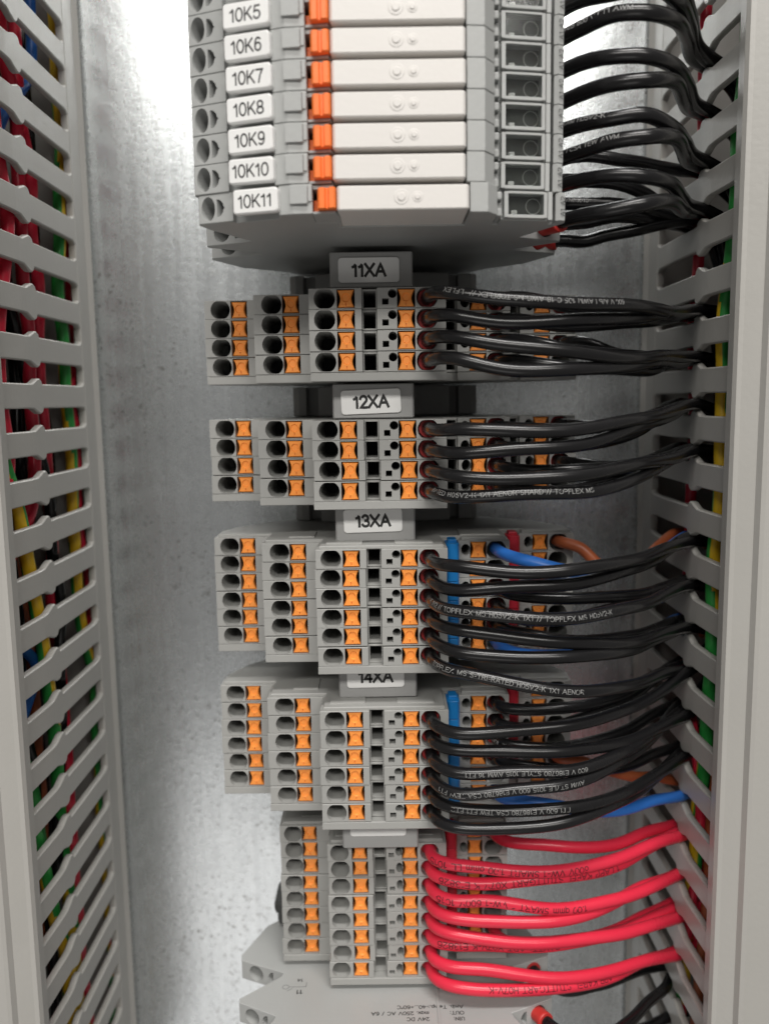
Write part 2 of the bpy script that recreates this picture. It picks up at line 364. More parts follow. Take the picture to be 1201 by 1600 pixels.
# ------------------------------------------------------------------ terminal blocks
BW = 5.2
HOLE = circ(2.66, 2.34, 32)
def hourglass(w=4.15, h=4.3):
    pts = []
    for i in range(9):
        t = -1+2*i/8; pts.append((w/2-.72*(1-abs(t)**1.6), t*h/2))
    return pts+[(-x, y) for x, y in reversed(pts)]
POCKET = [(x*1.0, y) for x, y in rect(4.5, 4.62)]
def pusher_mesh():
    bm = bmesh.new(); lp = hourglass()
    n = len(lp); A = [bm.verts.new(V(x, y, -5)) for x, y in lp]; B = [bm.verts.new(V(x, y, -.25)) for x, y in lp]
    q = offset_poly(lp, .22); C = [bm.verts.new(V(x, y, 0)) for x, y in q]
    for i in range(n):
        j = (i+1) % n; bm.faces.new((A[i], A[j], B[j], B[i])); bm.faces.new((B[i], B[j], C[j], C[i]))
    # screwdriver dimple: rounded recess in the upper half and a fine slit below
    dim = [(1.05*math.cos(a), .25+1.15*math.sin(a)) for a in [2*math.pi*i/14 for i in range(14)]]
    slit = [(-.09, -1.75), (.09, -1.75), (.09, -1.0), (-.09, -1.0)]
    loops = [q, dim, slit]
    flat = [p for l in loops for p in l]; vs = [bm.verts.new(V(x, y, 0)) for x, y in flat]
    for t in tessellate_polygon([[Vector((p[0], p[1], 0)) for p in l] for l in loops]):
        try: bm.faces.new([vs[k] for k in t])
        except ValueError: pass
    for l, dp, tp in ((dim, .32, .8), (slit, .5, .8)):
        cx = sum(p[0] for p in l)/len(l); cy = sum(p[1] for p in l)/len(l)
        a = [bm.verts.new(V(x, y, 0)) for x, y in l]; b = [bm.verts.new(V(cx+(x-cx)*tp, cy+(y-cy)*tp, -dp)) for x, y in l]
        for k in range(len(l)): bm.faces.new((a[k], a[(k+1) % len(l)], b[(k+1) % len(l)], b[k]))
        bm.faces.new(b)
    return finish(bm, 'push_button', ['orange'])
PUSH = pusher_mesh()
P3 = [(-18.5, 70), (-5.4, 70), (-5.2, 67.2), (-1.7, 67.2), (-1.5, 70), (15.6, 70), (15.6, 56), (19.3, 56), (19.3, 59), (33.2, 59), (33.2, 45), (37.5, 45), (37.5, 48), (53, 48), (53, 40), (47, 30), (31, 16), (27, 7), (-26, 7), (-30, 16), (-44, 30), (-49, 40), (-49, 48), (-33.9, 48), (-33.9, 59), (-18.5, 59)]
def ports(L, d_unused=None): return None
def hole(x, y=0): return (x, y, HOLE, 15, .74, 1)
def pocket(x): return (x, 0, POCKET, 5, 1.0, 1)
PAN3 = {0: [hole(-14.6), pocket(-9.3)], 2: [(-3.45, 0, rect(3.1, 4.1), 14, .9, 1)],
        4: [(2.3, 1.05, circ(1.12, 9, 16), 8, .9, 1), (.55, -.85, rect(1.6, 1.55), 8, .9, 1), pocket(5.7), hole(10.9)],
        6: [(17.45, 0, rect(3.0, 3.7), 12, .9, 1)], 8: [(21.3, .1, circ(1.25, 9, 16, 1.6), 8, .9, 1), pocket(24.75), hole(29.6)],
        10: [(35.35, 0, rect(3.3, 3.7), 12, .9, 1)], 12: [(40.1, .1, circ(1.2, 9, 16, 1.6), 8, .9, 1), pocket(43.5), hole(48.7)],
        22: [hole(-44.7), pocket(-39.6)], 24: [hole(-29.2), pocket(-24.2)]}
P2 = [(-18.2, 59), (-5.4, 59), (-5.2, 56.2), (-1.7, 56.2), (-1.5, 59), (15.6, 59), (15.6, 45), (19.3, 45), (19.3, 48), (34.4, 48), (34.4, 38), (28, 20), (26, 7), (-25, 7), (-27, 20), (-33.2, 38), (-33.2, 48), (-18.2, 48)]
PAN2 = {0: [hole(-14.8), pocket(-9.1)], 2: [(-3.45, 0, rect(3.1, 4.1), 14, .9, 1)],
        4: [(2.1, .3, circ(1.0, 9, 14, 1.5), 8, .9, 1), (-.1, -.9, rect(1.5, 1.3), 8, .9, 1), pocket(5.2), hole(10.8)],
        6: [(17.45, 0, rect(3.0, 3.7), 12, .9, 1)], 8: [(21.4, .1, circ(1.2, 9, 16, 1.6), 8, .9, 1), pocket(24.8), hole(30.2)],
        16: [hole(-29.2), pocket(-24.4)]}
PUSH3 = [(-9.3, 69.75), (5.7, 69.75), (24.75, 58.75), (43.5, 47.75), (-39.6, 47.75), (-24.2, 58.75)]
PUSH2 = [(-9.1, 58.75), (5.2, 58.75), (24.8, 47.75), (-24.4, 47.75)]
def block_mesh(P, pan, nm):
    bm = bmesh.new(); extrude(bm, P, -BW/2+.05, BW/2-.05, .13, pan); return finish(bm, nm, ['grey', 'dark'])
MESH3, MESH2 = block_mesh(P3, PAN3, 'housing3'), block_mesh(P2, PAN2, 'housing2')
def cover_mesh(P, nm, t=2.2):
    Q = [p for i, p in enumerate(P) if i not in (1, 2, 3, 4)]
    bm = bmesh.new(); extrude(bm, Q, -t/2+.03, t/2-.03, .15); return finish(bm, nm, ['grey'])
COV3, COV2 = cover_mesh(P3, 'end_cover3'), cover_mesh(P2, 'end_cover2')
def rib_mesh(P, nm):
    """raised mouldings on the upper side wall of the first block of a row"""
    bm = bmesh.new()
    Q = offset_poly([p for i, p in enumerate(P) if i not in (1, 2, 3, 4)], .9)
    extrude(bm, Q, 2.4, 3.35, .2)
    for (x0, x1, d0, d1) in ((-16, -6.5, P[0][1]-9, P[0][1]-3), (2, 12, P[0][1]-7, P[0][1]-3), (-27, -20, P[0][1]-24, P[0][1]-15), (20, 31, P[0][1]-25, P[0][1]-15)):
        box(bm, x0, x1, 3.2, 3.75, d0, d1, .1)
    return finish(bm, nm, ['grey'])
RIB3, RIB2 = rib_mesh(P3, 'side_moulding3'), rib_mesh(P2, 'side_moulding2')
GROUPS = [('11XA', 25.2, 4, 3), ('12XA', -7.4, 4, 3), ('13XA', -40.7, 6, 3), ('14XA', -84.2, 6, 3), (None, -127.8, 8, 2)]
ORD = ['first', 'second', 'third', 'fourth', 'fifth', 'sixth', 'seventh', 'eighth']
for tg, y0, n, lv in GROUPS:
    for i in range(n):
        y = y0-BW*i
        where = ('below the %s label' % tg) if tg else 'of the lowest row, wired in red'
        jx = random.uniform(-.18, .18); jd = random.uniform(-.22, .22)
        t = thing('terminal_block', 'grey %s-level terminal block, %s from the top %s' % ('three' if lv == 3 else 'two', ORD[i], where), 'terminal block', V(jx, y, jd), 'terminal blocks on the rail')
        t.rotation_euler = (random.uniform(-.0016, .0016), random.uniform(-.001, .001), random.uniform(-.002, .002))
        obj('housing', MESH3 if lv == 3 else MESH2, t)
        for x, d in (PUSH3 if lv == 3 else PUSH2):
            o = obj('push_button', PUSH, t, V(x, random.uniform(-.05, .05), d-random.uniform(0, .35)))
            o.rotation_euler = (random.uniform(-.03, .03), random.uniform(-.015, .015), random.uniform(-.03, .03))
        if i == 0 and tg in ('13XA', '14XA', None): obj('side_moulding', RIB3 if lv == 3 else RIB2, t)
    yb = y0-BW*(n-.5)-1.1
    e = obj('end_cover', COV3 if lv == 3 else COV2, None, V(0, yb, 0))
    tag(e, 'thin light grey end cover closing the block row ' + (('under the %s label' % tg) if tg else 'with the red wires'), 'end cover', 'end covers')

# ------------------------------------------------------------------ end clamps with labels
def clamp(yc, txt, label, tilt, up=0.):
    t = thing('end_clamp', label, 'end clamp', V(0, yc, 0), 'end clamps with label holders')
    h = 4.45
    bm = bmesh.new()
    extrude(bm, [(-28.3, 6), (-28.3, 21), (-26.5, 22.5), (-24.2, 22.5), (-23.6, 19), (-20.6, 19), (-20.2, 25), (-14, 27), (-14, 30), (8, 30), (8, 27), (19.6, 25), (19.9, 19), (22.2, 19), (22.6, 22.5), (26.5, 22.5), (28.3, 21), (28.3, 6), (20, 4.2), (-20, 4.2)], -h, h, .3)
    obj('foot', finish(bm, 'foot', ['clamp']), t)
    bm = bmesh.new(); extrude(bm, [(-13.6, 30), (-13.6, 62.3), (-13.2, 62.8), (7.2, 62.8), (7.6, 62.3), (7.6, 30)], -h, h, .25)
    obj('label_holder', finish(bm, 'holder', ['clamp']), t)
    bm = bmesh.new(); face_prism(bm, rrect(15.6, 6.3, .9), 0, .45, bev=.12)
    lb = obj('label_plate', finish(bm, 'label_plate', ['label']), t, V(-3.6, -.15+up, 62.85)); lb.rotation_euler = (0, -tilt, 0)
    if txt:
        obj('print', text_mesh(txt, 4.1, lambda u, v, h: V(u, v, .47+h), 'ink', .048, .5, .93), lb)
    return t
clamp(33.1, '11XA', 'grey end clamp with the label 11XA below the relays', 0.0)
clamp(-.2, '12XA', 'grey end clamp carrying the slightly tilted label 12XA', .03)
clamp(-32.8, '13XA', 'grey end clamp carrying the label 13XA', .02, 1.3)
clamp(-76.05, '14XA', 'grey end clamp whose 14XA label is half covered from above', .01, 1.75)
clamp(-119.9, None, 'grey end clamp above the lowest, red-wired row, its label hidden', 0.0, 2.6)
bm = bmesh.new(); box(bm, -38.5, -34, -9, -1, 10, 30, 1.2); box(bm, -40, -36, -7.5, -2.5, 14, 27, 1.5); 
tag(obj('end_stop', finish(bm, 'end_stop', ['darkgrey']), None, V(1.2, -160, 0)), 'dark grey end stop behind the left tier of the lowest row', 'end stop')

# ------------------------------------------------------------------ plug-in bridges
def bridge(X, ytop, n, d0, d1, mat, label):
    bm = bmesh.new()
    for i in range(n):
        y1 = -i*BW; y0 = y1-BW+(.18 if i < n-1 else .6)
        extrude(bm, [(-1.72, d0), (-1.72, d1-1.0), (-1.2, d1-.2), (-.7, d1), (.7, d1), (1.2, d1-.2), (1.72, d1-1.0), (1.72, d0)], y0, y1, .1)
    box(bm, -1.3, 1.3, -n*BW+1, -.2, d0+.4, d1-.55)
    box(bm, -1.2, 1.2, -.3, .9, d0, d1-2.2, .3)
    o = obj('plug_in_bridge', finish(bm, 'bridge', [mat]), None, V(X, ytop, 0))
    tag(o, label, 'bridge', 'plug-in bridges')
bridge(17.5, -38.2, 6, 57, 63.5, 'bridge_blue', 'blue plug-in bridge down the block row under 13XA')
bridge(17.5, -81.8, 6, 57, 63.5, 'bridge_blue', 'blue plug-in bridge down the block row under 14XA')
bridge(35.4, -38.2, 5, 46, 52.5, 'bridge_red', 'red plug-in bridge in the low right tier under 13XA')
bridge(35.4, -81.8, 5, 46, 52.5, 'bridge_red', 'red plug-in bridge in the low right tier under 14XA')
bridge(17.5, -125.4, 7, 46, 52.8, 'bridge_red', 'red plug-in bridge in the lowest, red-wired row')

# ------------------------------------------------------------------ relay modules
RW = 6.2
PR = [(-41.6, 88.8), (-41.2, 90.2), (-33.2, 93.4), (-33, 91.2), (-22.9, 94.6), (-22.6, 98.2), (-19.5, 99.2), (-15.4, 99.4), (-15.4, 90), (-10.4, 90), (-10.4, 85), (18.0, 85), (18.0, 99.0), (21.8, 98.6), (24.2, 95.2), (24.2, 85), (25.6, 85), (25.6, 90.2), (36.2, 88.2), (36.3, 89.2), (37.3, 89), (37.3, 84), (38.2, 84), (38.2, 88), (39.1, 88.6), (40.3, 88), (40.7, 85.5), (39.8, 83.5), (33.5, 70.6), (33, 69), (44.2, 63.5), (44.4, 61.8), (33.5, 52.6), (33, 51), (46.6, 45), (47, 42.5), (41, 28), (30, 18), (24, 6), (-24, 6), (-30, 18), (-42, 28), (-48, 42.5), (-47.6, 45), (-33, 51), (-33.5, 52.6), (-45.4, 61.8), (-45.2, 63.5), (-33, 69), (-33.5, 70.6), (-40.4, 84.5)]
HALF = [(-.75, -1.9), (.1, -1.75), (.75, -1.0), (.95, -.3), (1.3, 0), (.95, .35), (.8, 1.0), (.1, 1.75), (-.75, 1.9)]
PANR = {1: [(-39.05, 0, circ(1.75, 9, 24, 2.62), 9, .72, 1), (-36.3, 0, HALF, 5, .8, 1)],
        17: [(31.0, .2, rect(8.6, 4.3), 1.6, 1.0, 2)], 29: [(40.2, 0, circ(2.4, 9, 20), 7, .8, 1), (36.2, 0, HALF, 4, .8, 1)], 33: [(41.8, 0, circ(2.5, 9, 20), 7, .8, 1), (37, 0, HALF, 4, .8, 1)], 43: [(-42.6, 0, circ(2.5, 9, 20), 7, .8, 1), (-37.5, 0, HALF, 4, .8, 1)], 47: [(-41, 0, circ(2.4, 9, 20), 7, .8, 1), (-36.8, 0, HALF, 4, .8, 1)]}
def relay_parts():
    S = {}
    bm = bmesh.new(); extrude(bm, PR, -RW/2+.05, RW/2-.05, .15, PANR); extrude(bm, [(-15.35, 90.1), (-15.35, 98.6), (-10.6, 99.4), (-9.8, 96), (-9.8, 84.9)], -3.0, -2.42, .08); extrude(bm, [(-15.35, 90.1), (-15.35, 98.2), (-10.9, 98.8), (-10.9, 90)], 2.15, 3.0, .08); S['housing'] = finish(bm, 'relay_housing', ['relay_grey', 'darkgrey', 'window_floor'])
    bm = bmesh.new(); extrude(bm, [(-10.1, 84.6), (-10.1, 100.4), (-9.6, 100.9), (17.1, 100.9), (17.6, 100.4), (17.6, 84.6)], -2.75, 2.2, .25)
    S['relay'] = finish(bm, 'plug_in_relay', ['white'])
    bm = bmesh.new()
    for x, r in ((3.4, 1.6), (6.8, 1.15)):
        face_prism(bm, [(r*math.cos(i*math.pi/10), r*math.sin(i*math.pi/10)) for i in range(20)], 100.8, 101.0, x, -.2, .12)
        face_prism(bm, [(r*.55*math.cos(i*math.pi/8), r*.55*math.sin(i*math.pi/8)) for i in range(16)], 100.9, 101.2, x, -.2, .15)
    S['mark'] = finish(bm, 'embossed_mark', ['white'])
    bm = bmesh.new()
    extrude(bm, [(-14.2, 92), (-14.2, 100.3), (-13.8, 100.8), (-12.7, 100.9), (-12.45, 100.35), (-12.0, 100.35), (-11.75, 101.2), (-10.7, 101.3), (-10.3, 100.8), (-10.3, 92)], -2.35, 2.0, .2)
    box(bm, -15.3, -14.0, -2.4, .3, 92, 96.5, .15)
    S['lever'] = finish(bm, 'release_lever', ['lever'])
    bm = bmesh.new(); extrude(bm, [(-20.1, 98), (-20.1, 99.7), (-16.4, 100.2), (-16.1, 98)], -1.1, 2.75, .12); box(bm, -16.3, -15.5, -.6, 2.7, 96.5, 99.7, .1)
    S['latch'] = finish(bm, 'latch', ['relay_grey'])
    bm = bmesh.new(); face_prism(bm, rrect(10.4, 5.1, .7), -1.5, 0, bev=.3); S['label'] = finish(bm, 'label_plate', ['label'])
    # clear cover over the indicator: thin shell with rim
    bm = bmesh.new(); Pc = [(26.0, 90.4), (26.0, 91.5), (35.9, 89.6), (35.9, 88.5)]
    extrude(bm, Pc, -2.75, 2.75, .2); S['cover'] = finish(bm, 'clear_cover', ['glass'])
    bm = bmesh.new()
    extrude(bm, [(26.2, 90.3), (26.2, 91.75), (27.1, 91.6), (27.1, 90.2)], -2.75, 2.75, .1); extrude(bm, [(35.2, 88.7), (35.2, 90.1), (36.0, 89.9), (36.0, 88.6)], -2.75, 2.75, .1)
    for a, b in ((-2.85, -2.1), (2.3, 2.85)): extrude(bm, [(27.1, 90.2), (27.1, 91.6), (35.2, 90.1), (35.2, 88.7)], a, b, .1)
    S['rim'] = finish(bm, 'cover_rim', ['relay_grey'])
    bm = bmesh.new()
    for i in range(24):      # lens ring
        a0, a1 = 2*math.pi*i/24, 2*math.pi*(i+1)/24
        q = [(1.75*math.cos(a), 1.75*math.sin(a)) for a in (a0, a1)]+[(1.55*math.cos(a), 1.55*math.sin(a)) for a in (a1, a0)]
        bm.faces.new([bm.verts.new(V(33.0+x, y+.1, 88.15-.19*x)) for x, y in q])
    S['lens'] = finish(bm, 'lens_ring', ['relay_grey'])
    bm = bmesh.new(); box(bm, 28.0, 29.3, -1.7, -.8, 87.6, 89.2, .2); S['lamp'] = finish(bm, 'indicator_lamp', ['label'])
    bm = bmesh.new(); box(bm, 24.5, 25.6, -2.6, -.9, 85, 92.2, .25); box(bm, 24.5, 25.6, .9, 2.6, 85, 92.2, .25); box(bm, 24.3, 25.8, -.7, .7, 85, 90.5, .2)
    S['hinge'] = finish(bm, 'cover_hinge', ['relay_grey'])
    return S
RS = relay_parts()
def relay(yc, txt, label, dx=0, flip=False):
    t = thing('relay_module', label, 'relay module', V(dx, yc, 0), 'relay modules')
    obj('housing', RS['housing'], t)
    r = obj('plug_in_relay', RS['relay'], t); obj('embossed_mark', RS['mark'], r)
    obj('release_lever', RS['lever'], t); obj('latch', RS['latch'], t)
    c = obj('clear_cover', RS['cover'], t); obj('cover_rim', RS['rim'], c); obj('cover_hinge', RS['hinge'], c)
    obj('lens_ring', RS['lens'], t); obj('indicator_lamp', RS['lamp'], t)
    if txt:
        lb = obj('label_plate', RS['label'], t, V(-27.7, .05, 98.3)); lb.rotation_euler = (random.uniform(-.02, .02), random.uniform(-.012, .012), -.30)
        obj('print', text_mesh(txt, 3.45, lambda u, v, h: V(u, v, .015+h), 'ink', .018, .5, .92), lb)
    obj('side_print', text_mesh('A1 A2', 1.5, lambda u, v, h: V(39.75-v, u, 88.55+v*.48+.02+h), 'grey_ink', .01, .5), t)
    if flip: t.rotation_euler = (0, math.pi, 0)
    return t
for k, nm in enumerate(['10K11', '10K10', '10K9', '10K8', '10K7', '10K6', '10K5', '10K4']):
    relay(42.35+RW*k, nm, 'grey relay module with white relay and label %s' % nm if nm != '10K4' else 'topmost relay module, mostly above the frame edge', .7 if k == 0 else random.uniform(-.08, .08))
rb = relay(-173.6, None, 'grey relay module at the bottom with printed side facing up', 0, True)
# print on the upward facing side of the lowest module (it is mounted upside down)
RY = -RW/2+.05-.012
def side_print(txt, X, d, size, align=0.0, bold=.028):
    obj('side_print', text_mesh(txt, size, lambda u, v, h: V(u-X, RY-h, d+v), 'ink', bold, align), rb)
for txt, X, d in (('24V DC', 9.8, 71.0), ('max. 250V AC / 6A', 9.8, 68.7), ('-40...+60\u00b0C', 9.8, 66.3), ('UIN:', 19.6, 71.0), ('OUT:', 19.6, 68.7), ('Amb. Temp.:', 19.6, 66.3), ('Relay Module', 19.6, 74.6)):
    side_print(txt, X, d, 1.75)
side_print('11', -26.5, 59.5, 2.3); side_print('A1+', 30.5, 59.0, 2.0); side_print('14', -26.8, 54.5, 1.7)
bm = bmesh.new()
def sline(a, b, w=.13):
    a, b = Vector(a), Vector(b); e = (b-a).normalized(); q = Vector((-e.y, e.x))*w/2
    bm.faces.new([bm.verts.new(V(-p.x, RY-.002, p.y)) for p in (a-q, b-q, b+q, a+q)])
sline((-30.6, 57.3), (-25.6, 57.3)); sline((-25.6, 57.3), (-25.6, 55.4)); sline((-31, 59), (-29.6, 58))
for i in range(12):
    a0, a1 = i*math.pi/6, (i+1)*math.pi/6
    sline((-31.6+.9*math.cos(a0), 57.3+.9*math.sin(a0)), (-31.6+.9*math.cos(a1), 57.3+.9*math.sin(a1)))
obj('side_print', finish(bm, 'symbol', ['ink']), rb)
bm = bmesh.new()
box(bm, -13, -12.2, -RW/2-.3, -RW/2+.2, 20, 84, .1)
obj('side_rib', finish(bm, 'side_rib', ['relay_grey']), rb)
# moulded panel on the underside of the lowest of the upper relays is plain, as in the picture

# ------------------------------------------------------------------ wires
def catmull(pts, step=1.0):
    P = [Vector(p) for p in pts]; P = [2*P[0]-P[1]]+P+[2*P[-1]-P[-2]]
    out = []
    for i in range(1, len(P)-2):
        p0, p1, p2, p3 = P[i-1:i+3]; n = max(2, int((p2-p1).length/step))
        t01 = max(1e-3, (p1-p0).length**.5); t12 = max(1e-3, (p2-p1).length**.5); t23 = max(1e-3, (p3-p2).length**.5)
        m1 = (p2-p1)+((p1-p0)/t01-(p2-p0)/(t01+t12))*t12; m2 = (p2-p1)+((p3-p2)/t23-(p3-p1)/(t12+t23))*t12
        for k in range(n):
            t = k/n; t2, t3 = t*t, t*t*t
            out.append(p1*(2*t3-3*t2+1)+m1*(t3-2*t2+t)+p2*(3*t2-2*t3)+m2*(t3-t2))
    out.append(P[-2]); return out
def tube(path, r, mats, n=14, split=False, rf=None):
    bm = bmesh.new(); rings = []
    T0 = (path[1]-path[0]).normalized(); N = T0.orthogonal().normalized()
    for i, p in enumerate(path):
        T = (path[min(i+1, len(path)-1)]-path[max(i-1, 0)]).normalized()
        N = (N-T*N.dot(T)).normalized(); B = T.cross(N); rr = rf(i) if rf else r
        rings.append([bm.verts.new(V(*(p+(N*math.cos(a)+B*math.sin(a))*rr))) for a in [2*math.pi*k/n for k in range(n)]])
    for i in range(len(rings)-1):
        for k in range(n):
            f = bm.faces.new((rings[i][k], rings[i][(k+1) % n], rings[i+1][(k+1) % n], rings[i+1][k])); f.smooth = True
            if split: f.material_index = 1 if (k+int(i*.10)) % n < n*.42 else 0
    bm.faces.new(rings[0]); bm.faces.new(rings[-1])
    bmesh.ops.recalc_face_normals(bm, faces=bm.faces)
    me = bpy.data.meshes.new('wire'); bm.to_mesh(me); bm.free()
    for k in mats: me.materials.append(M[k])
    return me
def wire_text(path, r, txt, s0, size, mat, flip, ang, parent, bold=.012):
    """printed lettering laid round the surface of a wire, starting s0 mm along it"""
    cum = [0]
    for a, b in zip(path, path[1:]): cum.append(cum[-1]+(b-a).length)
    tot = text_geo(txt, bold)[2]*size*1.06
    def fn(u, v, h):
        s = s0+(tot-u if flip else u); s = max(0, min(cum[-1]-1e-3, s))
        i = max(j for j in range(len(cum)) if cum[j] <= s) if s < cum[1] else next(j for j in range(len(cum)-1) if cum[j+1] > s)
        f = (s-cum[i])/max(1e-6, cum[i+1]-cum[i]); p = path[i].lerp(path[i+1], f)
        T = (path[min(i+2, len(path)-1)]-path[max(i-1, 0)]).normalized()
        O = Vector((0, math.sin(ang), math.cos(ang))); Nn = (O-T*O.dot(T)).normalized(); U = T.cross(Nn)
        if U.y < 0: U = -U
        w = (-v if flip else v)/r
        q = p+(Nn*math.cos(w)+U*math.sin(w))*(r+.02+h)
        return V(*q)
    vs, ts, w = text_geo(txt, bold)
    me = bpy.data.meshes.new('print'); ts2 = [t for i in range(0, len(ts), 2) for t in ts[i:i+2] if random.Random(len(txt)*977+i//6).random() > .05]; me.from_pydata([fn(x*size*1.06, (y-.36)*size, h*.006) for x, y, h in vs], [], ts2); me.materials.append(M[mat]); me.update()
    o = obj('print', me, parent); return o
def wire(pts, mat, label, group, r=1.62, ferrule=True, texts=(), fer_len=8.6, fmat='ferrule', wob=True):
    """pts are (X, Y, d) in mm"""
    path = catmull(pts)
    ph = [random.uniform(0, 6.28) for _ in range(6)]; am = [random.uniform(.2, .55) for _ in range(6)]; L_ = len(path)
    if wob:
        for i, p in enumerate(path):
            e = min(1, max(0, i-14)/12); t = i*.06
            path[i] = p+Vector((0, am[0]*math.sin(t*1.7+ph[0])+am[1]*math.sin(t*3.1+ph[1])*.6, am[2]*math.sin(t*1.5+ph[2])+am[3]*math.sin(t*2.7+ph[3])*.6))*e
    org = path[0].copy(); rel = [p-org for p in path]
    gy = mat == 'gy'
    o = obj('wire', tube(rel, r, ['green', 'yellow'] if gy else [mat], split=gy), None, V(*org)); tag(o, label, 'wire', group)
    if ferrule:
        m_ = max(3, int(fer_len)); fp = rel[:m_]
        f = obj('ferrule_collar', tube(fp, r+.45, [fmat], 16, rf=lambda i: r+.2+.52*(i/(m_-1))), o)
    for (txt, s0, size, tm, flip, ang) in texts: wire_text(rel, r, txt, s0, size, tm, flip, ang, o)
    return o
J = lambda a=.5: random.uniform(-a, a)
def into_duct(Yk, ds, dirn, X=XR):
    """after the slot the wire turns along the duct"""
    return [(X-3, Yk+J(.4), ds+2), (X+3.5, Yk, ds-.5), (X+11, Yk+2.5*dirn+J(1), ds-4), (X+19+J(4), Yk+14*dirn, ds-8+J(3)), (X+22+J(5), Yk+38*dirn, ds-10+J(4))]
def front_wire(row_y, tier, k, ds, mat, label, group, lift=0., bulge=0., sag=0., texts=(), dirn=None, **kw):
    """wire from a port (tier 0 front, 1 mid, 2 low; 3 = two-level front, 4 = two-level low) to right duct slot k at depth ds"""
    X0, d0 = {0: (10.9, 70), 1: (29.6, 59), 2: (48.7, 48), 3: (10.8, 59), 4: (30.2, 48)}[tier]
    Yk = SLOT_R(k); y = row_y; pk = J(1.2)+d0+{0: 17.0, 1: 14, 2: 9, 3: 8.5, 4: 9}[tier]+bulge-(7 if row_y < -80 and tier < 3 else 0)
    bl = lambda t: y+(Yk-y)*(t**1.55)+sag*math.sin(math.pi*min(1, t))
    span = XR-X0
    pts = [(X0, y, d0-10), (X0+.1, y, d0-2.0), (X0+1.3, y+lift*.3, d0+(pk-d0)*.42), (X0+5.5, bl(.05)+lift*.7, d0+(pk-d0)*.82)]
    for fr, dd in ((.22, 1.0), (.45, .97), (.68, .72), (.86, .36)) if tier in (0, 3) else ((.3, 1.0), (.62, .75), (.84, .36)):
        pts.append((X0+span*fr, bl(fr)+lift*(1-fr)+J(.45), ds+(pk-ds)*dd))
    pts += into_duct(Yk, ds, dirn if dirn else random.choice((-1, 1)))[1:]
    return wire(pts, mat, label, group, texts=texts, **kw)
WG = {'11XA': 'black wires of the 11XA row', '12XA': 'black wires of the 12XA row', '13XA': 'wires of the 13XA row', '14XA': 'wires of the 14XA row', None: 'red wires of the lowest row'}
TIER = ['front', 'middle', 'low']
def rowy(g, i): return dict((a, b) for a, b, c, e in GROUPS)[g]-BW*i
wi, ri = 'white_ink', 'dkred_ink'
A_ = 1.45
